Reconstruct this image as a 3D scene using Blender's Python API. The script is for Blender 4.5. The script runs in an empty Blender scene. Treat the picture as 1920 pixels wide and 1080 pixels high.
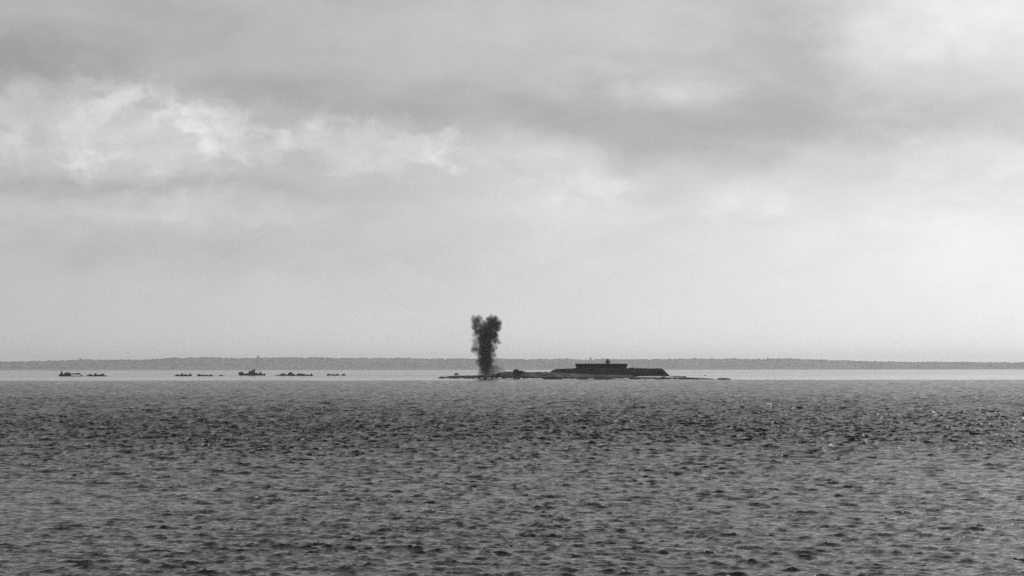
import bpy, bmesh, math, random
import numpy as np
from mathutils import Vector, Matrix

C = bpy.context.scene
COL = C.collection
R = math.radians
PI = math.pi

# ------------------------------------------------------------------ camera
F = 80.0 / 36.0 * 1920.0        # focal length in pixels of a 1920 wide frame
CAM_H = 10.4                    # eye height above the sea
HOR = 691.73                     # image row of the horizon
cd = bpy.data.cameras.new('camera')
cam = bpy.data.objects.new('camera', cd)
COL.objects.link(cam)
cd.lens = 80.0
cd.sensor_width = 36.0
cd.clip_start = 0.5
cd.clip_end = 90000.0
cam.location = (0, 0, CAM_H)
PITCH = math.atan((HOR - 540.0) / F)
cam.rotation_euler = (R(90) + PITCH, R(0.045), 0)
C.camera = cam

# ------------------------------------------------------------------ sky
SUN_AZ, SUN_EL = R(40), R(38)
w = bpy.data.worlds.new('World')
C.world = w
w.use_nodes = True
nt = w.node_tree
nt.nodes.clear()


class G:
    """small helper that writes node maths"""
    def __init__(self, nt):
        self.nt = nt

    def n(self, t, **kw):
        x = self.nt.nodes.new(t)
        for k, v in kw.items():
            setattr(x, k, v)
        return x

    def put(self, sock, v):
        if hasattr(v, 'is_output'):
            self.nt.links.new(v, sock)
        else:
            sock.default_value = v

    def m(self, op, a, b=None, c=None, clamp=False):
        x = self.n('ShaderNodeMath', operation=op, use_clamp=clamp)
        self.put(x.inputs[0], a)
        if b is not None:
            self.put(x.inputs[1], b)
        if c is not None:
            self.put(x.inputs[2], c)
        return x.outputs[0]

    def v(self, op, a, b=None, out=0):
        x = self.n('ShaderNodeVectorMath', operation=op)
        self.put(x.inputs[0], a)
        if b is not None:
            if op == 'SCALE':
                self.put(x.inputs[3], b)
            else:
                self.put(x.inputs[1], b)
        return x.outputs[out]

    def noise(self, vec, scale, detail=4, rough=0.5, dist=0.0, color=False):
        x = self.n('ShaderNodeTexNoise')
        self.put(x.inputs['Vector'], vec)
        x.inputs['Scale'].default_value = scale
        x.inputs['Detail'].default_value = detail
        x.inputs['Roughness'].default_value = rough
        x.inputs['Distortion'].default_value = dist
        return x.outputs['Color' if color else 0]

    def mapr(self, v, a, b, c, d, smooth=False):
        x = self.n('ShaderNodeMapRange')
        x.clamp = True
        if smooth:
            x.interpolation_type = 'SMOOTHSTEP'
        self.put(x.inputs[0], v)
        for i, q in enumerate((a, b, c, d)):
            self.put(x.inputs[i + 1], q)
        return x.outputs[0]

    def xyz(self, x, y, z):
        q = self.n('ShaderNodeCombineXYZ')
        for i, s in enumerate((x, y, z)):
            self.put(q.inputs[i], s)
        return q.outputs[0]


g = G(nt)
tc = g.n('ShaderNodeTexCoord').outputs['Generated']
dirv = g.v('NORMALIZE', tc)
sep = g.n('ShaderNodeSeparateXYZ')
nt.links.new(dirv, sep.inputs[0])
az = g.m('ARCTAN2', sep.outputs[0], sep.outputs[1])
el = g.m('ARCSINE', sep.outputs[2])
U = g.m('MULTIPLY', az, 42.667)      # 1 unit = 1.34 degrees
V = g.m('ABSOLUTE', g.m('MULTIPLY', el, 42.667))
# broad glow of the veiled sun, off to the right
q = g.m('DIVIDE', g.m('SUBTRACT', U, 14.0), 17.0)
glow = g.m('EXPONENT', g.m('MULTIPLY', g.m('MULTIPLY', q, q), -1.0))
S = g.m('MULTIPLY_ADD', glow, 0.208, 0.724)
# the cloud layer closes overhead
S = g.m('SUBTRACT', S, g.mapr(V, 1.8, 4.4, 0.0, 0.035, True))
S = g.m('SUBTRACT', S, g.m('MULTIPLY', glow, g.mapr(V, 2.4, 4.6, 0.0, 0.13, True)))
# clear light strip low over the sea
S = g.m('ADD', S, g.mapr(V, 0.0, 2.2, 0.055, 0.0, True))
# the sun itself, well above the frame, glows through the veil
sdir = (math.sin(SUN_AZ) * math.cos(SUN_EL), math.cos(SUN_AZ) * math.cos(SUN_EL), math.sin(SUN_EL))
ang = g.m('ARCCOSINE', g.v('DOT_PRODUCT', dirv, sdir, out=1))
veil = g.m('EXPONENT', g.m('MULTIPLY', g.m('POWER', g.m('DIVIDE', ang, R(30)), 2.0), -1.0))
S = g.m('MULTIPLY_ADD', veil, 0.31, S)
# cloud texture: broken layered cloud, flattened towards the horizon
warp = g.noise(g.v('MULTIPLY', dirv, (1, 1, 2.2)), 16.0, 4, 0.55, 0, True)
warp = g.v('SCALE', g.v('SUBTRACT', warp, (0.5, 0.5, 0.5)), 0.05)
dv = g.v('MULTIPLY', g.v('ADD', dirv, warp), (1, 1, 2.6))
n1 = g.noise(dv, 7.0, 5, 0.52)
n2 = g.noise(dv, 26.0, 6, 0.55)
cloudy = g.mapr(V, 0.6, 3.0, 0.25, 1.0, True)
tex = g.m('ADD', g.m('MULTIPLY', g.m('SUBTRACT', n1, 0.5), 0.13),
          g.m('MULTIPLY', g.m('SUBTRACT', n2, 0.5), 0.09))
S = g.m('ADD', S, g.m('MULTIPLY', tex, cloudy))
# single cloud masses: (azimuth, elevation, half sizes, brightness, edge hardness)
wu = g.n('ShaderNodeSeparateXYZ')
uv = g.xyz(U, V, 0.0)
w2 = g.v('SUBTRACT', g.noise(g.v('MULTIPLY', uv, (0.8, 1.3, 1)), 0.75, 6, 0.6, 0, True), (0.5, 0.5, 0.5))
w2 = g.v('MULTIPLY', w2, (2.6, 1.5, 0))
uvw = g.v('ADD', uv, w2)
fine = g.noise(g.v('MULTIPLY', uv, (0.9, 1.2, 1)), 1.5, 7, 0.62)


def px(x, y):
    return ((x - 960) / 100.0, (HOR - y) / 100.0)


CL = [  # x, y, half w, half h, delta, falloff start (0 soft .. 0.8 hard), texture share
    (40, 130, 200, 75, -0.085, 0.0, 0.3),
    (700, 195, 560, 62, -0.055, 0.1, 0.2),
    (1360, 240, 480, 66, -0.05, 0.3, 0.2),
    (1490, 100, 140, 170, -0.05, 0.0, 0.3),
    (1640, 235, 260, 55, -0.02, 0.1, 0.3),
    (1790, 30, 330, 150, 0.115, 0.0, 0.3),
    (1830, 305, 260, 45, 0.035, 0.2, 0.5),
    (250, 260, 300, 90, 0.04, 0.4, 0.3),
    (260, 345, 380, 26, -0.04, 0.0, 0.2),
    (240, 395, 420, 45, 0.02, 0.1, 0.7),
    (1010, 330, 260, 90, 0.05, 0.15, 0.6),
    (1120, 345, 120, 30, 0.03, 0.2, 0.9),
    (1400, 370, 120, 50, 0.03, 0.2, 0.9),
    (1300, 165, 130, 55, 0.035, 0.1, 0.8),
    (1120, 150, 210, 30, 0.02, 0.1, 0.5),
    (1010, 60, 320, 60, 0.018, 0.0, 0.4),
    (400, 470, 600, 55, -0.022, 0.0, 0.3),
    (1660, 480, 420, 110, 0.02, 0.0, 0.3),
]
for (x, y, a, b, dlt, f0, sh) in CL:
    cu, cv = px(x, y)
    d = g.v('LENGTH', g.v('MULTIPLY', g.v('SUBTRACT', uvw, (cu, cv, 0)), (100.0 / a, 100.0 / b, 0)), out=1)
    k = g.mapr(d, f0, 1.25, dlt, 0.0, True)
    k = g.m('MULTIPLY', k, g.m('MULTIPLY_ADD', fine, 2 * sh, 1.0 - sh))
    S = g.m('ADD', S, k)
# heaped white cloud with torn, billowing edges
w3 = g.v('MULTIPLY', g.v('SUBTRACT', g.noise(g.v('MULTIPLY', uv, (1, 1.3, 1)), 1.1, 5, 0.6, 0, True), (0.5, 0.5, 0.5)), (1.1, 0.7, 0))
uvc = g.v('ADD', uv, w3)
bil = g.noise(g.v('MULTIPLY', uvc, (0.85, 1.3, 1)), 1.7, 8, 0.58)
bil2 = g.noise(g.v('MULTIPLY', uvc, (1, 1.5, 1)), 0.9, 6, 0.55)
HEAP = [(110, 235, 240, 95, 0.075), (290, 255, 200, 100, 0.07), (440, 268, 110, 50, 0.085), (480, 235, 230, 45, 0.045),
        (690, 282, 160, 62, 0.075), (800, 280, 100, 42, 0.055), (60, 300, 140, 60, 0.03), (200, 385, 240, 40, 0.03),
        (440, 390, 180, 36, 0.03), (1110, 345, 110, 32, 0.035), (1400, 370, 100, 40, 0.02), (1250, 180, 120, 30, 0.03),
        (1690, 262, 90, 22, 0.045), (1010, 285, 170, 40, 0.03), (1640, 85, 150, 50, 0.03)]
for (x, y, a, b, dlt) in HEAP:
    cu, cv = px(x, y)
    d = g.v('LENGTH', g.v('MULTIPLY', g.v('SUBTRACT', uvc, (cu, cv, 0)), (100.0 / a, 100.0 / b, 0)), out=1)
    e = g.m('ADD', g.m('SUBTRACT', 1.0, d), g.m('MULTIPLY', g.m('SUBTRACT', bil, 0.5), 2.2))
    k = g.m('MULTIPLY', g.mapr(e, -0.15, 0.6, 0.0, dlt * 0.85, True), g.mapr(bil2, 0.35, 0.65, 0.5, 1.2))
    S = g.m('ADD', S, k)
lin = g.m('POWER', g.m('MAXIMUM', S, 0.05), 2.3)
sky = g.n('ShaderNodeTexSky', sky_type='NISHITA', sun_disc=False)
sky.sun_elevation = SUN_EL
sky.sun_rotation = SUN_AZ
sky.dust_density = 3.0
bw = g.n('ShaderNodeRGBToBW')
nt.links.new(sky.outputs[0], bw.inputs[0])
clear = g.m('MINIMUM', bw.outputs[0], 12.0)          # what comes through the cloud
tot = g.m('ADD', g.m('MULTIPLY', lin, 9.7), g.m('MULTIPLY', clear, 0.03))
bg = g.n('ShaderNodeBackground')
bg.inputs['Strength'].default_value = 0.1
nt.links.new(tot, bg.inputs['Color'])
wo = g.n('ShaderNodeOutputWorld')
nt.links.new(bg.outputs[0], wo.inputs['Surface'])

# ------------------------------------------------------------------ sun and exposure
sl = bpy.data.lights.new('sun', 'SUN')
sl.energy = 1.0
sl.angle = R(30)
sl.color = (1, 1, 1)
so = bpy.data.objects.new('sun', sl)
COL.objects.link(so)
sd = Vector((math.sin(SUN_AZ) * math.cos(SUN_EL), math.cos(SUN_AZ) * math.cos(SUN_EL), math.sin(SUN_EL)))
so.rotation_euler = (-sd).to_track_quat('-Z', 'Y').to_euler()
so.location = (300, 0, 300)

vs = C.view_settings
C.display_settings.display_device = 'sRGB'
vs.view_transform = 'Standard'
vs.look = 'None'
vs.exposure = 0.0
vs.gamma = 1.0
vs.use_curve_mapping = False
cy = C.cycles
cy.max_bounces = 6
cy.diffuse_bounces = 2
cy.glossy_bounces = 2
cy.transparent_max_bounces = 8
cy.volume_bounces = 3
cy.use_denoising = False
cy.sample_clamp_indirect = 4.0

rng = np.random.default_rng(11)
random.seed(7)


# ------------------------------------------------------------------ helpers
def dist_of(y):
    """distance of the water surface seen at image row y"""
    return F * CAM_H / (y - HOR)


def tag(o, label=None, cat=None, group=None, kind=None):
    if label:
        o['label'] = label
    if cat:
        o['category'] = cat
    if group:
        o['group'] = group
    if kind:
        o['kind'] = kind
    return o


def empty(name, loc, rz=0.0):
    o = bpy.data.objects.new(name, None)
    o.empty_display_size = 1.0
    COL.objects.link(o)
    o.location = loc
    o.rotation_euler = (0, 0, rz)
    return o


def mesh_np(name, verts, quads, mat, parent=None, smooth=True, attrs=None):
    me = bpy.data.meshes.new(name)
    verts = np.asarray(verts, np.float32)
    quads = np.asarray(quads, np.int32)
    k = quads.shape[1]
    me.vertices.add(len(verts))
    me.vertices.foreach_set('co', verts.ravel())
    me.loops.add(quads.size)
    me.loops.foreach_set('vertex_index', quads.ravel())
    me.polygons.add(len(quads))
    me.polygons.foreach_set('loop_start', np.arange(0, quads.size, k, dtype=np.int32))
    me.polygons.foreach_set('use_smooth', np.full(len(quads), smooth))
    if attrs:
        for an, av in attrs.items():
            a = me.attributes.new(an, 'FLOAT', 'POINT')
            a.data.foreach_set('value', np.asarray(av, np.float32).ravel())
    me.update()
    me.validate()
    me.materials.append(mat)
    o = bpy.data.objects.new(name, me)
    COL.objects.link(o)
    if parent:
        o.parent = parent
    return o


def bm_obj(name, bm, mat, parent=None, smooth=False, bevel=0.0):
    if bevel > 0:
        bmesh.ops.bevel(bm, geom=[e for e in bm.edges if e.calc_length() > bevel * 2.5], offset=bevel,
                        segments=1, affect='EDGES', clamp_overlap=True)
    bmesh.ops.recalc_face_normals(bm, faces=bm.faces)
    me = bpy.data.meshes.new(name)
    bm.to_mesh(me)
    bm.free()
    if smooth:
        me.polygons.foreach_set('use_smooth', np.ones(len(me.polygons), bool))
    me.materials.append(mat)
    o = bpy.data.objects.new(name, me)
    COL.objects.link(o)
    if parent:
        o.parent = parent
    return o


def add_box(bm, x0, x1, y0, y1, z0, z1, tx=0.0, ty=0.0, skew=0.0):
    """box whose top is drawn in by tx, ty on every side and shifted by skew"""
    v = [bm.verts.new(p) for p in (
        (x0, y0, z0), (x1, y0, z0), (x1, y1, z0), (x0, y1, z0),
        (x0 + tx + skew, y0 + ty, z1), (x1 - tx + skew, y0 + ty, z1),
        (x1 - tx + skew, y1 - ty, z1), (x0 + tx + skew, y1 - ty, z1))]
    for f in ((3, 2, 1, 0), (4, 5, 6, 7), (0, 1, 5, 4), (1, 2, 6, 5), (2, 3, 7, 6), (3, 0, 4, 7)):
        bm.faces.new([v[i] for i in f])


def add_rod(bm, a, b, r0, r1=None, seg=8):
    r1 = r0 if r1 is None else r1
    a, b = Vector(a), Vector(b)
    z = (b - a).normalized()
    t = Vector((1, 0, 0)) if abs(z.x) < 0.8 else Vector((0, 1, 0))
    x = z.cross(t).normalized()
    y = z.cross(x)
    A = [bm.verts.new(a + (x * math.cos(k * 2 * PI / seg) + y * math.sin(k * 2 * PI / seg)) * r0) for k in range(seg)]
    B = [bm.verts.new(b + (x * math.cos(k * 2 * PI / seg) + y * math.sin(k * 2 * PI / seg)) * r1) for k in range(seg)]
    for k in range(seg):
        bm.faces.new((A[k], A[(k + 1) % seg], B[(k + 1) % seg], B[k]))
    bm.faces.new(A[::-1])
    bm.faces.new(B)


def add_lathe(bm, prof, seg=24, cx=0, cy=0, cap=True):
    rings = []
    for (r, z) in prof:
        rings.append([bm.verts.new((cx + r * math.cos(2 * PI * k / seg), cy + r * math.sin(2 * PI * k / seg), z))
                      for k in range(seg)])
    for a, b in zip(rings, rings[1:]):
        for k in range(seg):
            bm.faces.new((a[k], a[(k + 1) % seg], b[(k + 1) % seg], b[k]))
    if cap:
        bm.faces.new(rings[0][::-1])
        bm.faces.new(rings[-1])


_perm = rng.random((8, 256, 256)).astype(np.float32)


def vnoise(x, y, s=0):
    """value noise 0..1"""
    xi = np.floor(x).astype(np.int64)
    yi = np.floor(y).astype(np.int64)
    fx = x - xi
    fy = y - yi
    fx = fx * fx * (3 - 2 * fx)
    fy = fy * fy * (3 - 2 * fy)
    t = _perm[s % 8]
    a = t[xi & 255, yi & 255]
    b = t[(xi + 1) & 255, yi & 255]
    c = t[xi & 255, (yi + 1) & 255]
    d = t[(xi + 1) & 255, (yi + 1) & 255]
    return (a * (1 - fx) + b * fx) * (1 - fy) + (c * (1 - fx) + d * fx) * fy


def fbm(x, y, oct=4, s=0):
    r = 0
    a = 0.5
    tot = 0
    for k in range(oct):
        r = r + a * vnoise(x * 2 ** k + 17.3 * k, y * 2 ** k + 9.1 * k, s + k)
        tot += a
        a *= 0.5
    return r / tot


def sstep(x, a, b):
    t = np.clip((x - a) / (b - a), 0, 1)
    return t * t * (3 - 2 * t)


# ------------------------------------------------------------------ materials
def mat(name, lo, hi, scale=1.0, rough=0.85, bump=0.0, bscale=None, squash=(1, 1, 1), spec=0.3, extra=None):
    m = bpy.data.materials.new(name)
    m.use_nodes = True
    t = m.node_tree
    t.nodes.clear()
    g = G(t)
    out = g.n('ShaderNodeOutputMaterial')
    p = g.n('ShaderNodeBsdfPrincipled')
    t.links.new(p.outputs[0], out.inputs['Surface'])
    co = g.n('ShaderNodeTexCoord').outputs['Object']
    co = g.v('MULTIPLY', co, squash)
    n = g.noise(co, scale, 6, 0.6, 0.3)
    val = g.mapr(n, 0.32, 0.68, lo, hi, True)
    if extra:
        val = extra(g, val)
    t.links.new(val, p.inputs['Base Color'])
    p.inputs['Roughness'].default_value = rough
    p.inputs['Specular IOR Level'].default_value = spec
    if bump:
        b = g.n('ShaderNodeBump')
        b.inputs['Strength'].default_value = bump
        b.inputs['Distance'].default_value = 0.5
        t.links.new(g.noise(co, bscale or scale * 3, 5, 0.6), b.inputs['Height'])
        t.links.new(b.outputs[0], p.inputs['Normal'])
    return m


def tidal(g, val):
    """weed-black below the tide mark, paler bare rock and turf above"""
    geo = g.n('ShaderNodeNewGeometry').outputs['Position']
    s = g.n('ShaderNodeSeparateXYZ')
    g.nt.links.new(geo, s.inputs[0])
    nn = g.noise(g.v('MULTIPLY', geo, (0.06, 0.06, 0.06)), 1.0, 4, 0.6)
    z = g.m('ADD', s.outputs[2], g.m('MULTIPLY_ADD', nn, 3.0, -1.5))
    k = g.mapr(z, 1.6, 3.4, 0.12, 1.0, True)
    return g.m('MULTIPLY', val, k)


M_rock = mat('shore_rock', 0.012, 0.13, 0.12, 0.9, 0.6, 0.5, (0.6, 1, 2.2), 0.2, tidal)
M_bould = mat('boulder_rock', 0.015, 0.05, 0.3, 0.9, 0.5, 0.9, spec=0.2)
M_turf = mat('rampart_turf', 0.006, 0.03, 0.16, 0.95, 0.8, 0.8, (0.7, 1, 1.0), 0.05)
M_wall = mat('fort_masonry', 0.006, 0.014, 0.25, 0.95, 0.3, 1.2, (1, 1, 3), 0.05)
M_cop = mat('fort_coping', 0.012, 0.03, 0.5, 0.9, 0.2, 1.5, spec=0.1)
M_turret = mat('turret_paint', 0.03, 0.06, 1.0, 0.7, 0.1)
M_white = mat('weathered_white', 0.35, 0.5, 1.5, 0.7, 0.1)
M_sand = mat('pale_shingle', 0.42, 0.55, 0.2, 0.95, 0.4, 1.2, (0.5, 1, 1), 0.1)
M_conc = mat('jetty_concrete', 0.02, 0.05, 0.5, 0.9, 0.3, spec=0.2)
M_hull = mat('hull_paint', 0.02, 0.045, 0.35, 0.6, 0.1)
M_house = mat('superstructure_paint', 0.03, 0.06, 0.5, 0.6, 0.1)
M_metal = mat('mast_metal', 0.02, 0.04, 1.0, 0.5)
M_cargo = mat('cargo_canvas', 0.02, 0.05, 0.8, 0.9, 0.2)
M_wood = mat('far_foliage', 0.10, 0.12, 0.02, 0.95, spec=0.05)
M_trunk = mat('bark', 0.04, 0.08, 1.0, 0.95, spec=0.05)
M_coast = mat('coast_fields', 0.12, 0.17, 0.004, 0.95, spec=0.05)
M_foam = mat('surf_foam', 0.8, 0.9, 0.6, 0.9, 0.4, 1.5, spec=0.2)


def water_material():
    m = bpy.data.materials.new('sea_water')
    m.use_nodes = True
    t = m.node_tree
    t.nodes.clear()
    g = G(t)
    out = g.n('ShaderNodeOutputMaterial')
    p = g.n('ShaderNodeBsdfPrincipled')
    ra = g.n('ShaderNodeAttribute', attribute_name='ripple')
    fo = g.n('ShaderNodeAttribute', attribute_name='foam')
    am = g.n('ShaderNodeAttribute', attribute_name='chop')
    geo = g.n('ShaderNodeNewGeometry').outputs['Position']
    t.links.new(g.m('MAXIMUM', fo.outputs['Fac'], 0.0), p.inputs['Base Color'])
    n = g.noise(geo, 1.0, 3, 0.6)
    foam_glint = g.m('MULTIPLY', fo.outputs['Fac'], g.mapr(n, 0.45, 0.6, 0.0, 0.8))  # whitecap flecks; their white base colour also paints in bright glints
    t.links.new(g.m('ADD', foam_glint, 0.010), p.inputs['Base Color'])
    t.links.new(ra.outputs['Fac'], p.inputs['Roughness'])
    p.inputs['IOR'].default_value = 1.333
    p.inputs['Specular IOR Level'].default_value = 0.5
    b = g.n('ShaderNodeBump')
    b.inputs['Distance'].default_value = 1.0
    hh = g.m('ADD', g.m('MULTIPLY', g.noise(g.v('MULTIPLY', geo, (0.6, 1.3, 1)), 2.1, 3, 0.62), 0.24),
             g.m('MULTIPLY', g.noise(g.v('MULTIPLY', geo, (0.6, 1.1, 1)), 0.42, 2, 0.5), 0.3))
    t.links.new(hh, b.inputs['Height'])
    t.links.new(g.m('MULTIPLY', am.outputs['Fac'], 0.55), b.inputs['Strength'])
    t.links.new(b.outputs[0], p.inputs['Normal'])
    t.links.new(p.outputs[0], out.inputs['Surface'])
    return m


# ------------------------------------------------------------------ the sea
def spectrum(N, L, lmin, lmax, peak, rms, wdir, seed, spread=2.0):
    r = np.random.default_rng(seed)
    k = np.fft.fftfreq(N, L / N) * 2 * PI
    kx, ky = np.meshgrid(k, k, indexing='ij')
    kk = np.hypot(kx, ky)
    kk[0, 0] = 1e-6
    kp = 2 * PI / peak
    P = np.exp(-1.25 * (kp / kk) ** 2) / kk ** 3.6
    cs = (kx * math.sin(wdir) + ky * math.cos(wdir)) / kk
    P *= np.abs(cs) ** spread + 0.025
    P[(kk < 2 * PI / lmax) | (kk > 2 * PI / lmin)] = 0
    H = (r.normal(size=(N, N)) + 1j * r.normal(size=(N, N))) * np.sqrt(P)
    eta = np.fft.ifft2(H).real
    s = rms / eta.std()
    dx = np.fft.ifft2(-1j * kx / kk * H).real * s
    dy = np.fft.ifft2(-1j * ky / kk * H).real * s
    return eta * s, dx, dy, L


def sample(patch, X, Y):
    eta, dx, dy, L = patch
    N = eta.shape[0]
    x = (X / L) % 1.0 * N
    y = (Y / L) % 1.0 * N
    xi = np.floor(x).astype(np.int64)
    yi = np.floor(y).astype(np.int64)
    fx = (x - xi).astype(np.float32)
    fy = (y - yi).astype(np.float32)
    x0, x1, y0, y1 = xi % N, (xi + 1) % N, yi % N, (yi + 1) % N
    o = []
    for f in (eta, dx, dy):
        o.append((f[x0, y0] * (1 - fx) + f[x1, y0] * fx) * (1 - fy) + (f[x0, y1] * (1 - fx) + f[x1, y1] * fx) * fy)
    return o


CALM = 2150.0


def build_sea():
    near = np.geomspace(2.0, 107.0, 40)[:-1]
    mid = np.geomspace(107.0, 2500.0, 2200)
    far = np.geomspace(2500.0, 38500.0, 170)[1:]
    d = np.concatenate([near, mid, far])
    dense = np.linspace(-0.25, 0.25, 480)
    side = 0.25 + (PI - 0.25) * (np.linspace(0, 1, 26)[1:]) ** 1.8
    a = np.concatenate([-side[::-1], dense, side])
    A, D = np.meshgrid(a, d)
    X = D * np.sin(A)
    Y = D * np.cos(A)
    WD = R(7)
    swell = spectrum(1024, 331.0, 3.5, 30.0, 6.5, 0.092, WD, 1, 4.0)
    chop = spectrum(1024, 97.0, 0.8, 4.0, 2.1, 0.064, WD + 0.12, 2, 3.5)
    rip = spectrum(512, 29.0, 0.3, 1.1, 0.6, 0.024, WD - 0.2, 3, 2.0)
    gust = fbm(X / 60.0 + 5, Y / 150.0, 4, 1)
    gustf = 0.4 + 1.2 * gust
    wob = (fbm(X / 200.0, Y / 70.0, 4, 4) - 0.5) * 560
    calm = sstep(D + wob * sstep(D, 900, 1700), CALM - 130, CALM + 110)
    band = 0.68 + 0.90 * sstep(D, 150, 480) - 0.36 * sstep(D + wob, 650, 1000)
    e1, x1, y1 = sample(swell, X, Y)
    e2, x2, y2 = sample(chop, X, Y)
    e3, x3, y3 = sample(rip, X, Y)
    side_ok = sstep(np.abs(A), 0.26, 0.32)
    w1 = (1 - calm) * band * (0.6 + 0.4 * sstep(D, 140, 330)) * (1 - side_ok * sstep(D, 60, 200))
    w2 = (1 - calm) * band * (1 - side_ok * sstep(D, 60, 200)) * gustf * (1 - sstep(D, 800, 1900) * 0.8)
    w3 = (1 - calm) * band * (1 - side_ok * sstep(D, 60, 200)) * gustf * (1 - sstep(D, 150, 350))
    Z = e1 * w1 + e2 * w2 + e3 * w3
    lam = 1.4
    Xd = X - lam * (x1 * w1 + x2 * w2 + x3 * w3)
    Yd = Y - lam * (y1 * w1 + y2 * w2 + y3 * w3)
    # ripples too small for the mesh become roughness
    rough = 0.04 + 0.09 * sstep(D, 150, 500)
    st = fbm(X / 900.0, Y / 160.0, 4, 2)
    rough = rough * (1 - calm) + calm * (0.06 + 0.12 * sstep(st, 0.4, 0.65))
    chopa = (1 - calm) * (0.75 + 0.35 * sstep(D, 150, 500)) + calm * 0.12
    crest = (e2 * w2 + 0.6 * e1 * w1) / np.maximum(band, 0.3)
    thr = np.quantile(crest[(D > 110) & (D < 900)], 0.998)
    foam = sstep(crest, thr, thr * 1.15)  # crest mask shared by whitecaps and painted glints
    n, mcol = A.shape
    idx = np.arange(n * mcol).reshape(n, mcol)
    q = np.stack([idx[:-1, :-1], idx[:-1, 1:], idx[1:, 1:], idx[1:, :-1]], -1).reshape(-1, 4)
    V = np.stack([Xd, Yd, Z], -1).reshape(-1, 3)
    o = mesh_np('sea', V, q, water_material(), attrs={'ripple': rough, 'foam': foam, 'chop': chopa})
    return tag(o, kind='structure')


build_sea()


# ------------------------------------------------------------------ far coast
COAST_D = dist_of(693.2)
PROF = np.array([(-500, 681), (-100, 680), (0, 679), (50, 677.5), (110, 675.5), (160, 674), (200, 674.5), (240, 675),
                 (300, 673.5), (328, 670.5), (344, 673.5), (356, 669.8), (385, 670), (420, 672), (500, 671.5),
                 (540, 669.8), (600, 670.5), (700, 671.5), (800, 672.5), (900, 673), (1000, 673.3), (1100, 673.5),
                 (1200, 673.5), (1300, 672.5), (1400, 672.8), (1490, 672.5), (1560, 675), (1650, 677.5), (1720, 678.5),
                 (1800, 678.3), (1920, 679), (2200, 681), (2600, 684)])


def coast_top(u):
    y = np.interp(u, PROF[:, 0], PROF[:, 1]) + (u - 960) * 0.00105
    return CAM_H + (HOR - y) * (COAST_D + 2000) / F


def coast_z(X, Y):
    u = 960 + X / Y * F
    r = np.hypot(X, Y) * np.cos(np.arctan2(X, Y))
    t = (r - COAST_D + (fbm(X / 700, Y / 700, 3, 3) - 0.5) * 700) / 2000.0
    z = (coast_top(u) - 14.0) * (0.15 * sstep(t, -0.02, 0.10) + 0.85 * sstep(t, 0.05, 1.0)) * (1 - 0.25 * sstep(t, 1.05, 2.2))
    z = z + (fbm(X / 350, Y / 350, 4, 5) - 0.5) * 16 * sstep(t, 0.05, 0.4)
    return np.where(t < 0, -3.0 + 3 * np.clip(1 + t * 12, 0, 1), z + 0.3)


def build_coast():
    xs = np.linspace(-11500, 11500, 760)
    ys = np.linspace(COAST_D - 800, COAST_D + 4600, 80)
    X, Y = np.meshgrid(xs, ys)
    Z = coast_z(X, Y)
    n, m = X.shape
    idx = np.arange(n * m).reshape(n, m)
    q = np.stack([idx[:-1, :-1], idx[:-1, 1:], idx[1:, 1:], idx[1:, :-1]], -1).reshape(-1, 4)
    tag(mesh_np('coast_land', np.stack([X, Y, Z], -1).reshape(-1, 3), q, M_coast), kind='structure')
    # the wood that covers it
    bm = bmesh.new()
    bmesh.ops.create_icosphere(bm, subdivisions=1, radius=1.0)
    bv = np.array([v.co for v in bm.verts])
    bf = np.array([[v.index for v in f.verts] for f in bm.faces])
    bm.free()
    N = 5200
    r = np.random.default_rng(5)
    tx = r.uniform(-9600, 9600, N)
    ty = COAST_D + 180 + 2700 * r.random(N) ** 0.7
    keep = fbm(tx / 500, ty / 500, 3, 6) > 0.36
    tx, ty = tx[keep], ty[keep]
    N = len(tx)
    tz = coast_z(tx, ty)
    cl = fbm(tx / 260, ty / 900, 3, 7)
    rad = r.uniform(14, 30, N)
    hh = r.uniform(7, 11, N) * (0.5 + 1.3 * cl) * (1 + 0.5 * (r.random(N) > 0.95))
    jit = 1 + r.uniform(-0.28, 0.28, (N, len(bv)))
    V = bv[None] * jit[..., None] * np.stack([rad, rad, hh], -1)[:, None, :]
    V = V + np.stack([tx, ty, tz + hh * 0.55], -1)[:, None, :]
    Q = bf[None] + (np.arange(N) * len(bv))[:, None, None]
    o = mesh_np('coast_wood', V.reshape(-1, 3), Q.reshape(-1, 3), M_wood, smooth=False)
    tag(o, 'hazy dark wood covering the low coast along the horizon', 'wood', kind='stuff')


build_coast()


def far_tree(u, ytop, lab, wpx):
    d = COAST_D + 1950
    X = (u - 960) * d / F
    zt = CAM_H + (HOR - ytop - (u - 960) * 0.0008) * d / F
    z0 = float(coast_z(np.array([X]), np.array([d]))[0]) - 1.0
    t = empty('tall_tree', (X, d, z0))
    tag(t, lab, 'tree', 'tall trees standing above the coast wood')
    H = zt - z0
    bm = bmesh.new()
    add_rod(bm, (0, 0, 0), (0.5, 0, H * 0.6), 1.4, 0.7)
    add_rod(bm, (0.3, 0, H * 0.4), (2.8, 0.5, H * 0.62), 0.6, 0.3)
    bm_obj('trunk', bm, M_trunk, t)
    bm = bmesh.new()
    rr = random.Random(int(u))
    wv = wpx * d / F / 2
    for k in range(26):
        s = rr.uniform(0.25, 0.5) * wv
        m = Matrix.Translation((rr.uniform(-0.65, 0.65) * wv, rr.uniform(-0.6, 0.6) * wv, H * rr.uniform(0.1, 0.92))) \
            @ Matrix.Diagonal((s, s, s * rr.uniform(0.6, 1.2), 1))
        bmesh.ops.create_icosphere(bm, subdivisions=1, radius=1.0, matrix=m)
    for v in bm.verts:
        v.co += Vector((rr.uniform(-1, 1), rr.uniform(-1, 1), rr.uniform(-1, 1))) * 0.1 * wv
    bm_obj('crown', bm, M_wood, t)


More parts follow.
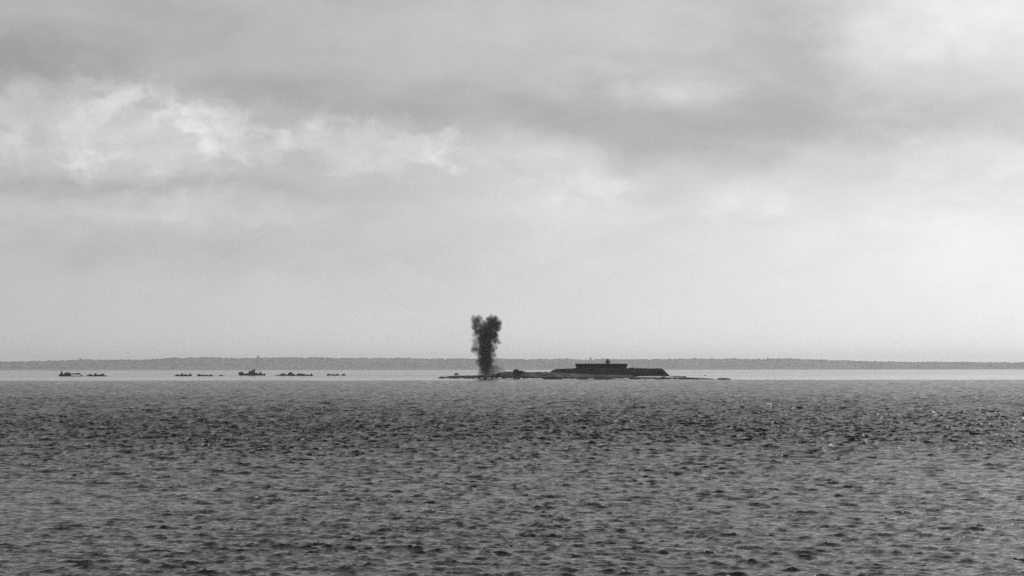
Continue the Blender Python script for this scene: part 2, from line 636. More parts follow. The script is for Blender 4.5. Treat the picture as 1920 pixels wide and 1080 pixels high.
far_tree(151, 671.6, 'hazy low tree on the coast ridge above the leftmost craft and its pontoon', 5)
far_tree(484, 667.3, 'tallest hazy tree on the coast ridge above the gunboat', 5)
far_tree(1107, 670.6, 'hazy small tree on the coast ridge above the left end of the round fort', 5)


# ------------------------------------------------------------------ the island
D0 = dist_of(711.0)          # front shore
FRONT = np.array([(800, 709.3), (822, 709), (880, 709.2), (930, 709.8), (955, 710.6), (985, 711.2), (1170, 711.2), (1250, 711.6),
                  (1345, 712.0), (1400, 712.4)])
CREST = np.array([(800, 712), (818, 710), (823, 707.6), (829, 706.2), (834, 707.0), (842, 705.6), (852, 705.0), (866, 704.8), (884, 705.0), (893, 704.2),
                  (915, 704.0), (926, 702.5), (936, 700.4), (946, 699.2), (954, 698.4), (962, 699.0), (985, 699.2), (1000, 700.0),
                  (1018, 699.6), (1030, 700.2), (1045, 700.8), (1065, 701.8), (1100, 703.6), (1160, 704.6), (1182, 705), (1190, 708.2), (1240, 708.6),
                  (1300, 709.2), (1335, 710.6), (1342, 712.2), (1349, 711.0), (1364, 711.2), (1374, 712.8), (1400, 714)])


def island_z(X, Y):
    u = 960 + X / Y * F
    yf = F * CAM_H / (np.interp(u, FRONT[:, 0], FRONT[:, 1]) - HOR)
    yf = yf + (fbm(X / 9.0, Y / 300.0, 3, 2) - 0.5) * 18
    wd = np.interp(u, [930, 990, 1180, 1195], [14, 22, 24, 9])
    yc = yf + wd
    zc = CAM_H - (np.interp(u, CREST[:, 0], CREST[:, 1]) - HOR) * yc / F
    t = (Y - yf) / wd
    # stepped rocky rise
    rise = 0.45 * sstep(t, 0.0, 0.25) + 0.25 * sstep(t, 0.35, 0.6) + 0.30 * sstep(t, 0.7, 1.0)
    n = fbm(X / 6.0 + Y / 14.0, Y / 5.0, 4, 0) - 0.5
    n2 = np.abs(fbm(X / 16.0 - Y / 11.0, Y / 9.0 + X / 30.0, 4, 3) - 0.5)
    back = 1 - sstep(t, 3.2, 5.5)
    z = zc * rise
    amp = np.clip(zc, 0, 5) * 0.42 + 0.3
    z = z + (n * 1.3 - n2 * 1.2 + 0.25) * amp * np.clip(t, 0, 1)
    z = z * back - 1.6 * (1 - back)
    return np.where(t < 0, np.maximum(-2.0, t * 3.0), z)


def grid_obj(name, X, Y, Z, m, parent=None):
    n, c = X.shape
    idx = np.arange(n * c).reshape(n, c)
    q = np.stack([idx[:-1, :-1], idx[:-1, 1:], idx[1:, 1:], idx[1:, :-1]], -1).reshape(-1, 4)
    return mesh_np(name, np.stack([X, Y, Z], -1).reshape(-1, 3), q, m, parent)


us = np.linspace(805, 1400, 560)
ys = np.concatenate([np.linspace(2180, 2360, 130), np.linspace(2362, 2760, 90)])
UU, YY = np.meshgrid(us, ys)
XX = (UU - 960) * YY / F
tag(grid_obj('island_rock', XX, YY, island_z(XX, YY), M_rock), kind='structure')


def at(u, y_base=711.0, depth=None):
    d = dist_of(y_base) if depth is None else depth
    return (u - 960) * d / F, d


# turf-covered rampart round the fort
RD = 2336.0                      # its front foot


def rampart():
    us = np.linspace(1018, 1262, 420)
    ys = np.linspace(RD - 2, RD + 150, 110)
    Ux, Yy = np.meshgrid(us, ys)
    s = RD / F
    X = (Ux - 960) * s
    uu = Ux
    left = sstep(uu, 1024, 1050) ** 0.7
    right = np.clip((1257.5 - uu) / 14.5, 0, 1)
    top = 10.75 - 0.4 * (1 - sstep(uu, 1040, 1072)) + 0.15 * np.sin(uu / 9.0)
    foot = 2.6
    fr = np.clip((Yy - RD - (fbm(X / 12, Yy / 50, 3, 1) - 0.5) * 5) / 13.0, 0, 1)
    fr = 0.72 * fr + 0.28 * sstep(fr, 0.0, 1.0)
    bk = np.clip((RD + 148 - Yy) / 14.0, 0, 1)
    k = np.minimum(np.minimum(fr, bk), np.minimum(left, right))
    z = foot + (top - foot) * k
    rough = np.where(uu > 1195, 0.35, 1.0)
    z = z + (fbm(X / 7.0, Yy / 5.0, 4, 2) - 0.5) * 1.5 * rough * sstep(k, 0.0, 0.3) * (1 - 0.8 * sstep(k, 0.85, 1.0))
    z = z + (fbm(X / 1.6, Yy / 1.6, 2, 6) - 0.5) * 0.35 * sstep(k, 0, 0.2)
    edge = np.minimum(np.minimum(k * 8, 1), 1)
    z = np.where(edge < 0.02, 0.5, z)
    o = grid_obj('earth_rampart', X, Yy, z, M_turf)
    tag(o, 'long dark turf-covered earth rampart below the round fort on the island', 'rampart')


rampart()

# round fort
FX, FY = (1127.5 - 960) * (RD + 62) / F, RD + 62
FS = (RD + 62) / F               # metres per pixel there
FR = 49.3 * FS * 0.995
fort = empty('round_fort', (FX, FY, 10.0))
tag(fort, 'black round stone fort rising above the earth rampart', 'fort')


def zpx(y, d):
    return CAM_H - (y - HOR) * d / F


ztop = zpx(682.0, FY - FR * 0.3) - 10.0
bm = bmesh.new()
add_lathe(bm, [(FR - 3.4, -3.0), (FR - 2.0, 0.6), (FR - 0.2, ztop - 2.2), (FR - 0.2, ztop - 0.55)], 96)
bm_obj('wall', bm, M_wall, fort, True)
bm = bmesh.new()
add_lathe(bm, [(FR - 0.1, ztop - 0.545), (FR + 0.05, ztop - 0.35), (FR, ztop), (FR - 1.3, ztop),
               (FR - 1.35, ztop - 0.5)], 96, cap=False)
bm_obj('coping', bm, M_cop, fort)
bm = bmesh.new()
add_lathe(bm, [(FR - 1.34, ztop - 0.54), (FR - 1.36, ztop - 0.45), (6.0, ztop - 0.2), (5.9, ztop - 0.19)], 64)
bm_obj('roof_terrace', bm, M_cop, fort)
# lookout turret
tx = (1139 - 1127.5) * FS
tur = bpy.data.objects.new('lookout_turret', None)
COL.objects.link(tur)
tur.parent = fort
tur.location = (tx, -8.0, ztop - 0.3)
bm = bmesh.new()
add_lathe(bm, [(1.5, 0), (1.35, 0.3), (1.25, 1.0)], 20)
bm_obj('neck', bm, M_white, tur, True)
bm = bmesh.new()
add_lathe(bm, [(1.6, 1.0), (2.45, 1.35), (2.75, 2.1), (2.7, 2.8), (2.2, 3.3), (1.4, 3.75)], 24)
bm_obj('drum', bm, M_turret, tur, True)
bm = bmesh.new()
add_lathe(bm, [(1.0, 3.75), (1.0, 4.5), (1.25, 4.55), (0.9, 5.0), (0.2, 5.3)], 16)
bm_obj('cupola', bm, M_house, tur, True)
bm = bmesh.new()
add_rod(bm, (0, 0, 5.3), (0, 0, 6.1), 0.09, 0.05)
bm_obj('finial', bm, M_metal, tur)


# bushes at the foot of the fort wall
def bush(u, y0, wpx, hpx, dep, lab, seed, name='bush'):
    d = dep
    s = d / F
    X = (u - 960) * s
    z0 = zpx(y0, d)
    rr = random.Random(seed)
    t = empty(name, (X, d, z0))
    tag(t, lab, 'bush', 'bushes on the rampart')
    bm = bmesh.new()
    W, H = wpx * s / 2, hpx * s
    for k in range(30):
        a = rr.uniform(-1, 1)
        b = rr.uniform(0, 1) * (1 - abs(a) ** 2)
        c = rr.uniform(0.25, 0.5) * H
        m = Matrix.Translation((a * W * 0.8, rr.uniform(-1, 1) * W * 0.4, b * H * 0.75)) @ Matrix.Diagonal((c * 1.5, c * 1.3, c, 1))
        bmesh.ops.create_icosphere(bm, subdivisions=1, radius=1.0, matrix=m)
    for v in bm.verts:
        v.co += Vector((rr.uniform(-1, 1), rr.uniform(-1, 1), rr.uniform(-1, 1))) * 0.14 * H
    bm_obj('foliage', bm, M_turf, t)
    bm = bmesh.new()
    for k in range(5):
        add_rod(bm, (rr.uniform(-0.3, 0.3) * W, 0, -1.0), (rr.uniform(-0.7, 0.7) * W, rr.uniform(-.2, .2), 0.5 * H), 0.12, 0.05, 5)
    bm_obj('stem', bm, M_trunk, t)


bush(1113, 691, 16, 3.0, RD + 15, 'dark bush before the left half of the fort wall', 1)
bush(1168, 691, 18, 2.6, RD + 15, 'dark low bush before the right end of the fort wall', 2)
bush(1184, 691, 10, 1.8, RD + 13, 'small dark bush just right of the fort on the rampart', 3)
bush(1083, 691, 12, 1.8, RD + 15, 'small dark bush at the left foot of the fort', 4)


# boulders
def rock(u, ybase, wpx, hpx, dep, lab, seed, sink=0.25):
    d = dep
    s = d / F
    rr = np.random.default_rng(seed)
    bm = bmesh.new()
    bmesh.ops.create_icosphere(bm, subdivisions=3, radius=1.0)
    for v in bm.verts:
        p = np.array(v.co)
        n = fbm(np.array([p[0] * 1.4 + seed]), np.array([p[2] * 1.4 + p[1] + seed * 3]), 3, seed)[0]
        n2 = fbm(np.array([p[0] * 4 + seed]), np.array([p[2] * 4 + p[1] * 3]), 2, seed + 2)[0]
        v.co *= 0.68 + 0.5 * n + 0.16 * n2
        if v.co.z > 0.62:
            v.co.z = 0.62 + (v.co.z - 0.62) * 0.4
    W, H = wpx * s / 2, hpx * s
    for v in bm.verts:
        v.co = Vector((v.co.x * W, v.co.y * W * 0.8, v.co.z * H * 1.1))
    o = bm_obj('boulder', bm, M_bould)
    o.location = ((u - 960) * s, d, zpx(ybase, d) + H * (0.5 - sink))
    tag(o, lab, 'boulder', 'boulders on the island shore')


rock(968, 699.5, 12, 6.5, D0 + 12, 'black humped boulder topping the rocks right of the smoke', 3)
rock(977, 699.6, 13, 4.2, D0 + 13, 'lower flat black boulder leaning on the humped one right of the smoke', 4)
rock(829, 709, 7, 3.0, dist_of(709) + 4, 'small rock at the far left tip of the reef', 5)
rock(1013, 707.5, 26, 5.5, D0 + 6, 'broad dark boulder at the water below the left end of the rampart', 6)
rock(992, 710, 15, 5.0, D0 + 2, 'dark boulder at the water between the humped rock and the rampart', 7)
rock(1244, 710.5, 9, 4.0, D0 + 2, 'dark boulder on the thin reef before the pale beach', 8)
rock(1357, 712.0, 26, 2.6, dist_of(712.3), 'flat black rock awash at the right end of the reef', 9)
rock(1070, 710.5, 24, 5.0, D0 + 1, 'low dark boulder at the water below the left edge of the fort', 10)
rock(1128, 710.5, 34, 6.5, D0 + 1, 'large black boulder at the water straight below the fort', 12)
rock(1168, 710.5, 28, 6.0, D0 + 2, 'black boulder at the left end of the pale beach', 13)
rock(938, 704.5, 15, 5.0, dist_of(710) + 8, 'grey boulder at the right foot of the smoke column', 14)


# pale beach under the right end of the rampart
def beach():
    us = np.linspace(1176, 1300, 140)
    t = np.linspace(0, 1, 24)
    Ux, T = np.meshgrid(us, t)
    d0, d1 = D0 + 9, RD + 8
    Yy = d0 + (d1 - d0) * T
    X = (Ux - 960) * Yy / F
    ze = np.interp(Ux, [1176, 1200, 1260, 1280, 1300], [0.4, 1, 1, 0.75, 0.2])
    Z = (0.5 + 3.0 * T ** 0.8) * ze + (fbm(X / 4, Yy / 3, 3, 1) - 0.5) * 0.4
    o = grid_obj('beach', X, Yy, Z, M_sand)
    tag(o, kind='structure')


beach()

# jetty
jd = D0 + 14
js = jd / F
jt = empty('jetty', ((1258 - 960) * js, jd, 0.0))
tag(jt, 'short dark jetty sticking out from the right end of the beach', 'jetty')
L = 28.5 * js
za, zb = zpx(705.2, jd), zpx(706.0, jd)
bm = bmesh.new()
v = [bm.verts.new(p) for p in ((0, -1.6, za - 0.45), (L, -1.6, zb - 1.1), (L, 1.6, zb - 1.1), (0, 1.6, za - 0.45),
                               (0, -1.6, za), (L, -1.6, zb), (L, 1.6, zb), (0, 1.6, za))]
for f in ((3, 2, 1, 0), (4, 5, 6, 7), (0, 1, 5, 4), (1, 2, 6, 5), (2, 3, 7, 6), (3, 0, 4, 7)):
    bm.faces.new([v[i] for i in f])
bm_obj('deck', bm, M_conc, jt)
for k in range(4):
    bm = bmesh.new()
    x = L * (0.28 + 0.22 * k)
    add_rod(bm, (x, -1.2 if k % 2 else 1.2, -2), (x, -1.2 if k % 2 else 1.2, za + (zb - za) * x / L - 0.6), 0.28)
    bm_obj('pile', bm, M_conc, jt)


# surf along the rocks
def surf():
    r = np.random.default_rng(9)
    bm = bmesh.new()
    spots = []
    for (u0, u1, n, sz) in ((838, 930, 10, 0.7), (930, 1012, 26, 1.15), (1012, 1098, 9, 0.7), (1098, 1112, 3, 1.0), (1150, 1182, 7, 1.0),
                            (1182, 1340, 14, 0.5)):
        for k in range(n):
            spots.append((r.uniform(u0, u1), sz * r.uniform(0.7, 1.9)))
    for (u, s) in spots:
        y = np.interp(u, FRONT[:, 0], FRONT[:, 1])
        d = dist_of(y) - r.uniform(1, 6)
        X = (u - 960) * d / F
        for j in range(4):
            m = Matrix.Translation((X + r.uniform(-1.2, 1.2) * s, d + r.uniform(-1, 1), 0.05)) @ \
                Matrix.Diagonal((r.uniform(0.5, 1.6) * s, r.uniform(0.5, 1) * s, r.uniform(0.25, 0.7) * s, 1))
            bmesh.ops.create_icosphere(bm, subdivisions=2, radius=1.0, matrix=m)
    for v in bm.verts:
        v.co += Vector(r.uniform(-0.12, 0.12, 3))
    o = bm_obj('surf', bm, M_foam, smooth=True)
    tag(o, 'white surf breaking along the rocks of the island', 'surf', kind='stuff')


surf()


# ------------------------------------------------------------------ boats
def hull_bm(L, beam, sheer, bow_left=True, bow_full=False, stern_full=0.8):
    """lofted hull, x from 0 to L, sheer = function of x giving the height of the deck edge"""
    bm = bmesh.new()
    N = 22
    rings = []
    for i in range(N + 1):
        x = L * i / N
        t = i / N if bow_left else 1 - i / N       # 0 at the bow
        if bow_full:
            b = 0.78 + 0.22 * min(1, t / 0.2)
        else:
            b = min(1.0, max(0.04, 1 - (1 - min(1, t / 0.38)) ** 2))
        if t > 0.8:
            b *= 1 - (1 - stern_full) * (t - 0.8) / 0.2
        b *= beam / 2
        z = sheer(x)
        rake = max(0, 1 - t / 0.1) * 0.05 * L * (-1 if not bow_left else 1)
        rings.append([bm.verts.new(p) for p in (
            (x, -b, z), (x + rake * 0.5, -b * 0.93, 0.0), (x + rake, -b * 0.55, -0.9), (x + rake, b * 0.55, -0.9),
            (x + rake * 0.5, b * 0.93, 0.0), (x, b, z), (x, b * 0.93, z + 0.02), (x, b * 0.92, z - 0.35),
            (x, -b * 0.92, z - 0.35), (x, -b * 0.93, z + 0.02))])
    n = len(rings[0])
    for a, b in zip(rings, rings[1:]):
        for k in range(n):
            bm.faces.new((a[k], a[(k + 1) % n], b[(k + 1) % n], b[k]))
    bm.faces.new(rings[0][::-1])
    bm.faces.new(rings[-1])
    return bm


PN = {'wheelhouse': M_house, 'deckhouse': M_house, 'funnel': M_house, 'mast': M_metal, 'cargo': M_cargo, 'gun': M_metal,
      'gun_tub': M_house, 'bow_ramp': M_hull, 'forecastle': M_hull, 'bulwark': M_hull, 'bridge': M_house, 'yard': M_metal,
      'engine_box': M_house, 'awning': M_cargo, 'girder': M_hull, 'post': M_metal, 'ventilator': M_metal}


def vessel(name, u0, u1, yw, beam, sheer, parts, lab, cat, group=None, bow_left=True, bow_full=False, yaw=0.0):
    d = dist_of(yw)
    s = d / F
    L = (u1 - u0) * s
    sz = s * 1.12
    t = empty(name, ((u0 - 960) * s, d, 0.0), yaw)
    tag(t, lab, cat, group)
    xs = [(p[0] - u0) * s for p in sheer]
    zs = [p[1] * sz for p in sheer]
    bm_obj('hull', hull_bm(L, beam, lambda x: float(np.interp(x, xs, zs)), bow_left, bow_full), M_hull, t)
    for p in parts:
        kind = p[0]
        bm = bmesh.new()
        if kind in ('mast', 'post', 'ventilator'):
            _, u, z0, z1, r = p
            add_rod(bm, ((u - u0) * s, 0, z0 * sz), ((u - u0) * s, 0, z1 * sz), r, r * 0.6)
            if kind == 'mast':
                add_rod(bm, ((u - u0) * s - 1.2, 0, z0 * sz + (z1 - z0) * sz * 0.72), ((u - u0) * s + 1.2, 0, z0 * sz + (z1 - z0) * sz * 0.72), r * 0.5)
            o = bm_obj(kind, bm, PN[kind], t)
        elif kind == 'funnel':
            _, u, z0, z1, r = p
            add_lathe(bm, [(r, z0 * sz), (r * 0.92, z1 * sz - 0.25), (r * 1.05, z1 * sz - 0.2), (r * 1.05, z1 * sz), (r * 0.7, z1 * sz),
                           (r * 0.7, z1 * sz - 0.5)], 16, (u - u0) * s)
            bm_obj(kind, bm, PN[kind], t)
        elif kind == 'gun':
            _, u, z0, ln, el = p
            x = (u - u0) * s
            add_lathe(bm, [(0.55, z0 * sz), (0.4, z0 * sz + 0.9)], 10, x)
            add_box(bm, x - 0.5, x + 0.5, -0.7, 0.7, z0 * sz + 0.9, z0 * sz + 1.7, 0.15, 0.1)
            add_rod(bm, (x, 0, z0 * sz + 1.3), (x + ln * math.cos(el), 0, z0 * sz + 1.3 + abs(ln) * math.sin(el)), 0.11, 0.07)
            bm_obj(kind, bm, PN[kind], t)
        else:
            _, a, b, z0, z1, wf, tp, sk = p
            w_ = beam * wf / 2
            x0, x1 = (a - u0) * s, (b - u0) * s
            add_box(bm, x0, x1, -w_, w_, z0 * sz, z1 * sz, tp * (x1 - x0), w_ * 0.12, sk * s)
            bm_obj(kind, bm, PN[kind], t, bevel=0.12)
    return t


GRP = 'landing craft and small ships strung out along the coast'
vessel('landing_craft', 110.3, 134, 704.6, 7.0, [(110, 1.6), (113, 2.3), (120, 2.2), (134, 2.0)],
       [('wheelhouse', 113.2, 119.2, 2.2, 5.6, 0.6, 0.2, 0.0), ('funnel', 116.2, 5.2, 8.8, 1.1), ('mast', 115.0, 8.0, 13.0, 0.16),
        ('deckhouse', 120.3, 133, 2.0, 4.9, 0.75, 0.06, 0.0), ('cargo', 122, 132, 4.9, 6.2, 0.6, 0.2, 0.0),
        ('girder', 133.0, 143.0, 2.9, 4.6, 0.45, 0.0, 0.3), ('girder', 142.8, 150.2, 2.7, 5.2, 0.5, 0.0, 1.2),
        ('post', 136, 0.2, 3.0, 0.25), ('post', 142.5, 0.2, 3.0, 0.25), ('post', 148, 0.2, 3.0, 0.25)],
       'dark craft with a tall funnel on its left end and a raised girder reaching right', 'landing craft', GRP, True)
vessel('pontoon', 134.6, 159.0, 704.8, 6.0, [(134, 0.75), (159, 0.65)],
       [('engine_box', 151.5, 154.2, 0.6, 2.6, 0.5, 0.2, 0.0), ('bow_ramp', 156.6, 158.4, 0.5, 1.1, 0.7, 0.1, 0.3)],
       'low flat pontoon under the raised girder of the leftmost craft', 'pontoon', None, False, True)
vessel('landing_craft', 163.6, 200.8, 704.6, 7.0, [(163, 1.2), (166, 1.7), (190, 1.5), (197, 1.3), (201, 0.9)],
       [('cargo', 166.5, 172.5, 1.4, 3.6, 0.7, 0.25, 0.0), ('wheelhouse', 177.3, 182.0, 1.5, 4.6, 0.55, 0.15, 0.0),
        ('mast', 179.6, 4.4, 6.0, 0.12), ('deckhouse', 182.5, 190, 1.4, 2.8, 0.6, 0.1, 0.0),
        ('gun_tub', 190.0, 196.0, 1.3, 4.0, 0.6, 0.2, 0.0)],
       'low landing craft with three humps, right behind the leftmost craft', 'landing craft', GRP, False)
vessel('landing_craft', 327.6, 360.4, 704.7, 6.5, [(327, 0.9), (331, 1.6), (352, 1.5), (360.5, 1.4)],
       [('cargo', 330.5, 336.5, 1.4, 3.1, 0.7, 0.2, 0.0), ('wheelhouse', 338.6, 344.6, 1.4, 4.2, 0.6, 0.22, 0.0), ('mast', 341.8, 4.0, 6.0, 0.14),
        ('deckhouse', 344.8, 352, 1.4, 2.9, 0.6, 0.15, 0.0), ('gun_tub', 354.0, 359.4, 1.3, 3.8, 0.6, 0.25, 0.0)],
       'dark landing craft with its wheelhouse amidships, leftmost of the middle group', 'landing craft', GRP, True)
vessel('landing_craft', 369.8, 401.6, 704.7, 6.5, [(369, 1.5), (376, 1.8), (390, 1.3), (401.6, 1.0)],
       [('wheelhouse', 371.2, 376.6, 1.4, 3.5, 0.65, 0.15, 0.0), ('bulwark', 377, 391, 1.1, 2.1, 0.95, 0.02, 0.0),
        ('gun_tub', 393.5, 398.0, 1.1, 2.9, 0.6, 0.22, 0.0), ('mast', 373.5, 3.4, 4.9, 0.1)],
       'low landing craft with its wheelhouse at the left end', 'landing craft', GRP, False)
vessel('launch', 410.0, 422.0, 704.5, 3.6, [(410, 1.1), (414, 1.0), (422, 0.7)],
       [('wheelhouse', 412.6, 417.0, 0.7, 2.1, 0.7, 0.2, 0.0)],
       'tiny motor launch with a white wake left of the gunboat', 'boat', GRP, True)
vessel('gunboat', 447.4, 498.0, 703.6, 9.0, [(447, 4.6), (456, 4.2), (458, 2.2), (480, 2.2), (490, 2.0), (498, 2.9)],
       [('forecastle', 448.0, 456.6, 4.0, 5.6, 0.8, 0.04, 0.0), ('gun', 453.8, 5.4, -3.2, 0.3),
        ('deckhouse', 458.5, 463.5, 2.0, 3.3, 0.5, 0.1, 0.0), ('mast', 467.0, 3.0, 13.2, 0.11),
        ('deckhouse', 463.8, 485.0, 2.0, 4.4, 0.75, 0.04, 0.0), ('bridge', 466.0, 479.0, 4.4, 7.2, 0.62, 0.1, 0.0),
        ('bridge', 470.5, 477.0, 7.2, 8.8, 0.5, 0.1, 0.0), ('funnel', 477.8, 7.0, 11.2, 1.0), ('mast', 475.0, 8.6, 12.6, 0.14),
        ('gun_tub', 486.0, 491.6, 2.0, 5.0, 0.55, 0.12, 0.0), ('gun', 488.8, 4.8, 2.6, 0.35), ('ventilator', 461.5, 3.2, 4.4, 0.3)],
       'largest dark ship with funnel and bridge amidships and a high blunt bow', 'gunboat', GRP, True)
vessel('landing_craft', 515.6, 553.2, 704.2, 7.0, [(515, 0.7), (522, 1.5), (532, 2.0), (548, 2.2), (553.2, 2.1)],
       [('cargo', 525.5, 536.0, 1.7, 3.9, 0.7, 0.25, 0.0), ('mast', 533.6, 3.4, 5.6, 0.16), ('wheelhouse', 539.4, 550.4, 2.0, 4.9, 0.65, 0.2, 0.0),
        ('bridge', 542.8, 547.4, 4.9, 6.2, 0.5, 0.15, 0.0), ('bulwark', 549.5, 552.8, 1.9, 3.6, 0.7, 0.05, 0.0)],
       'landing craft with a stepped wheelhouse at its right end, just right of the gunboat', 'landing craft', GRP, True)
vessel('landing_craft', 553.8, 587.8, 704.4, 7.0, [(553, 1.2), (557, 2.0), (573, 1.8), (588, 0.9)],
       [('deckhouse', 556.2, 573.0, 1.6, 3.4, 0.7, 0.1, 0.0), ('cargo', 559.5, 565.0, 3.4, 4.1, 0.5, 0.2, 0.0),
        ('bulwark', 573.4, 580, 1.3, 2.3, 0.9, 0.05, 0.0), ('gun_tub', 581.2, 586.6, 1.0, 3.4, 0.6, 0.25, 0.0), ('mast', 583.8, 3.2, 4.4, 0.12)],
       'landing craft with a long flat deckhouse following the stepped one', 'landing craft', GRP, False)
vessel('landing_craft', 611.9, 636.4, 703.9, 6.5, [(611, 1.0), (615, 1.6), (636.4, 1.5)],
       [('cargo', 613.6, 618.4, 1.4, 3.1, 0.65, 0.25, 0.0), ('bulwark', 619, 631, 1.3, 2.2, 0.95, 0.02, 0.0),
        ('wheelhouse', 631.3, 635.8, 1.4, 3.0, 0.6, 0.15, 0.0), ('mast', 616.0, 3.0, 3.9, 0.1)],
       'grey low landing craft, the last long one before the open water left of the reef', 'landing craft', GRP, True)
vessel('launch', 638.8, 648.6, 703.9, 4.2, [(638, 1.0), (642, 1.4), (648.6, 1.3)],
       [('wheelhouse', 642.0, 647.2, 1.2, 3.2, 0.7, 0.3, 0.4), ('mast', 645.7, 3.0, 4.4, 0.12)],
       'small launch with a peaked wheelhouse at the right end of the line of craft', 'boat', GRP, False)


def buoy(u, yw, wpx, hpx, lab, seed):
    d = dist_of(yw)
    s = d / F
    t = empty('buoy', ((u - 960) * s, d, 0))
    tag(t, lab, 'buoy')
    W, H = wpx * s / 2, hpx * s
    bm = bmesh.new()
    add_lathe(bm, [(W * 0.7, -0.5), (W, 0.05), (W, H * 0.2), (W * 0.85, H * 0.42), (W * 0.55, H * 0.62)], 20)
    bm_obj('float', bm, M_house, t, True)
    bm = bmesh.new()
    for k in range(4):
        a = k * PI / 2 + 0.4
        add_rod(bm, (math.cos(a) * W * 0.5, math.sin(a) * W * 0.5, H * 0.6), (math.cos(a) * W * 0.1, math.sin(a) * W * 0.1, H * 0.86), 0.14)
    bm_obj('cage', bm, M_metal, t)
    bm = bmesh.new()
    add_lathe(bm, [(W * 0.16, H * 0.84), (W * 0.2, H * 0.92), (W * 0.05, H)], 12)
    bm_obj('lamp', bm, M_metal, t, True)


buoy(856, 702.9, 8.4, 5.2, 'grey dome-shaped buoy on the water behind the left reef', 1)
buoy(1322.5, 704.6, 4.0, 1.9, 'tiny dark buoy on the calm water right of the jetty', 2)


def wake():
    r = np.random.default_rng(4)
    bm = bmesh.new()
    d = dist_of(704.6)
    s = d / F
    for k in range(34):
        u = r.choice([r.uniform(404, 409), r.uniform(423.5, 436)])
        m = Matrix.Translation(((u - 960) * s, d + r.uniform(-4, 4), 0.05)) @ Matrix.Diagonal((r.uniform(0.6, 1.8), r.uniform(0.6, 1.4), r.uniform(0.2, 0.6), 1))
        bmesh.ops.create_icosphere(bm, subdivisions=1, radius=1.0, matrix=m)
    o = bm_obj('wake_foam', bm, M_foam, smooth=True)
    tag(o, 'white wake foam round the tiny motor launch', 'foam', kind='stuff')


wake()


# ------------------------------------------------------------------ smoke of the explosion
SMD = dist_of(709.6) + 30.0
SMS = SMD / F


def puffs(name, base_u, base_y, blobs, dens, albedo, lab, cat, seed, warp_amt, thr, grow=1.0):
    """one closed hull round all puffs, filled with smoke whose density follows the puffs"""
    ox, oz = (base_u - 960) * SMS, zpx(base_y, SMD)
    rr = random.Random(seed)
    P = []
    for (u, y, r, k) in blobs:
        r = r * grow
        P.append(((u - base_u) * SMS, rr.uniform(-0.25, 0.25) * r * SMS, (base_y - y) * SMS, r * SMS, k))
    bm = bmesh.new()
    for (x, yy, z, r, k) in P:
        bmesh.ops.create_icosphere(bm, subdivisions=3, radius=r * 1.3, matrix=Matrix.Translation((x, yy, z)))
    me = bpy.data.meshes.new(name)
    bm.to_mesh(me)
    bm.free()
    tmp = bpy.data.objects.new(name + '_raw', me)
    COL.objects.link(tmp)
    md = tmp.modifiers.new('remesh', 'REMESH')
    md.mode = 'VOXEL'
    md.voxel_size = 0.8
    dg = bpy.context.evaluated_depsgraph_get()
    me2 = bpy.data.meshes.new_from_object(tmp.evaluated_get(dg))
    me2.name = name
    bpy.data.objects.remove(tmp)
    bpy.data.meshes.remove(me)
    m = bpy.data.materials.new(name)
    m.use_nodes = True
    t = m.node_tree
    t.nodes.clear()
    g = G(t)
    out = g.n('ShaderNodeOutputMaterial')
    vol = g.n('ShaderNodeVolumePrincipled')
    co = g.n('ShaderNodeTexCoord').outputs['Object']
    wn = g.v('SUBTRACT', g.noise(co, 0.22, 5, 0.62, 0, True), (0.5, 0.5, 0.5))
    wf = g.v('SUBTRACT', g.noise(co, 0.65, 3, 0.6, 0, True), (0.5, 0.5, 0.5))
    cw = g.v('ADD', g.v('ADD', co, g.v('SCALE', wn, warp_amt)), g.v('SCALE', wf, warp_amt * 0.5))
    tot = None
    for (x, yy, z, r, k) in P:
        dd = g.v('DISTANCE', cw, (x, yy, z), out=1)
        f = g.mapr(dd, r * 0.45, r * 1.2, k, 0.0, True)
        tot = f if tot is None else g.m('MAXIMUM', tot, f)
    ln = g.noise(cw, 0.24, 5, 0.62)
    den = g.m('MULTIPLY', tot, g.mapr(ln, thr, thr + 0.27, 0.3, 1.0, True))
    t.links.new(g.m('MULTIPLY', den, dens), vol.inputs['Density'])
    t.links.new(g.mapr(g.noise(cw, 0.2, 4, 0.6), 0.4, 0.65, albedo * 0.5, min(0.95, albedo * 2.2), True), vol.inputs['Color'])
    vol.inputs['Anisotropy'].default_value = 0.0
    t.links.new(vol.outputs[0], out.inputs['Volume'])
    m.cycles.volume_step_rate = 0.25
    me2.materials.clear()
    me2.materials.append(m)
    o = bpy.data.objects.new(name, me2)
    COL.objects.link(o)
    o.location = (ox, SMD, oz)
    tag(o, lab, cat)
    return o


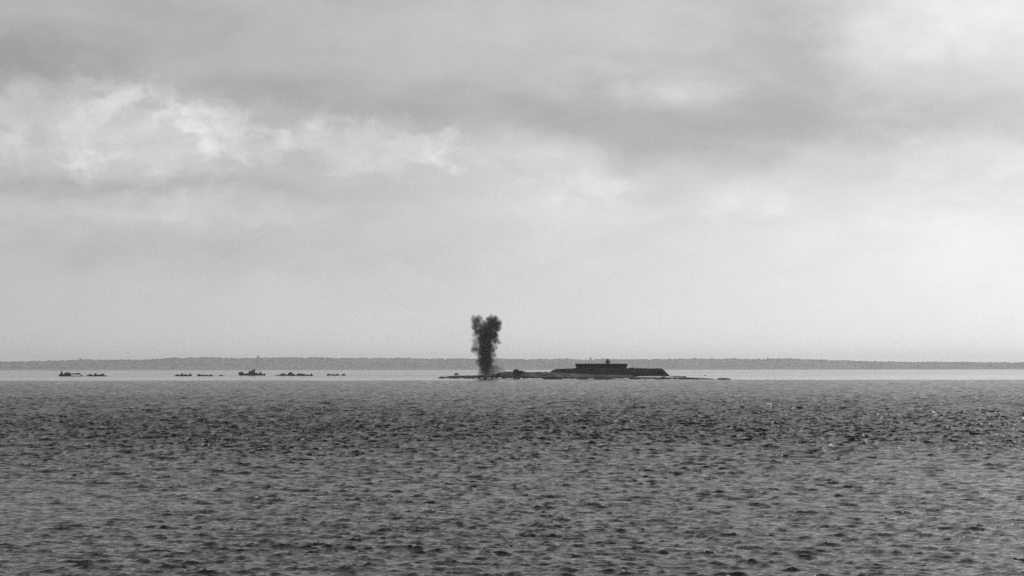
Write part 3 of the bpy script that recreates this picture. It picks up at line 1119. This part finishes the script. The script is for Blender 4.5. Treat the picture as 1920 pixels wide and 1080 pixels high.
puffs('smoke_column', 911, 704, [
    (893.5, 603, 9.5, 0.45), (889, 598, 6, 0.35), (898, 597, 7, 0.3), (892, 613, 8, 0.6), (901, 610, 8, 0.5), (904, 604, 6, 0.25), (897, 621, 8, 0.8),
    (924, 607, 12, 1.0), (933, 606, 7.5, 0.8), (918.5, 601, 8, 0.6), (921, 596, 6.5, 0.4), (926, 600, 8, 0.7), (909, 610, 8.5, 0.5), (910, 615, 9, 0.8), (931, 615, 8, 0.9), (906, 620, 9, 0.8),
    (912.6, 625, 15, 1.0), (910, 637, 14, 1.0), (925, 629, 9, 0.95), (928, 637, 7.5, 0.7), (934, 642, 5, 0.35), (938, 643.5, 3, 0.3),
    (891, 628, 7, 0.18), (891, 639, 7.5, 0.2), (892, 648, 7, 0.28), (889.5, 656, 6.5, 0.5), (896, 654, 7, 0.5), (894, 662, 5.5, 0.25),
    (911, 650, 13.5, 0.9), (910, 662, 12.5, 0.85), (920, 655, 8.5, 0.75), (911, 674, 12.5, 1.0), (911, 683, 12, 1.0), (911, 690, 11, 0.7), (910, 697, 11, 0.3), (917, 701, 11, 0.22), (904, 701, 9, 0.16),
    (928, 651, 6, 0.25), (925, 665, 6, 0.35), (898, 678, 6, 0.4), (901, 668, 6.5, 0.55), (924, 676, 5, 0.3)],
    0.9, 0.07, 'dark explosion smoke column rising from the rocks left of the fort', 'smoke', 2, 7.2, 0.36, 1.1)
puffs('dust_cloud', 922, 704, [
    (905, 696, 8, 0.5), (912, 698, 8, 0.6), (919, 695, 9, 0.7), (928, 690, 9, 0.9), (927, 697, 10, 0.9), (937, 696, 9, 0.8), (945, 698, 6, 0.5),
    (931, 683, 5.5, 0.6), (936, 688, 5, 0.4)],
    0.3, 0.33, 'pale dust cloud round the foot of the smoke column', 'dust', 3, 5.0, 0.34)

# ------------------------------------------------------------------ haze: sea air round the whole scene
bm = bmesh.new()
add_box(bm, -40000, 40000, -40000, 40000, -5.0, 240.0)
hm = bpy.data.materials.new('haze_air')
hm.use_nodes = True
hm.node_tree.nodes.clear()
go = hm.node_tree.nodes.new('ShaderNodeOutputMaterial')
gv = hm.node_tree.nodes.new('ShaderNodeVolumePrincipled')
gv.inputs['Color'].default_value = (1, 1, 1, 1)
gv.inputs['Density'].default_value = 2.75e-5
gv.inputs['Anisotropy'].default_value = 0.6
hm.node_tree.links.new(gv.outputs[0], go.inputs['Volume'])
hm.cycles.homogeneous_volume = True
tag(bm_obj('haze', bm, hm), kind='stuff')
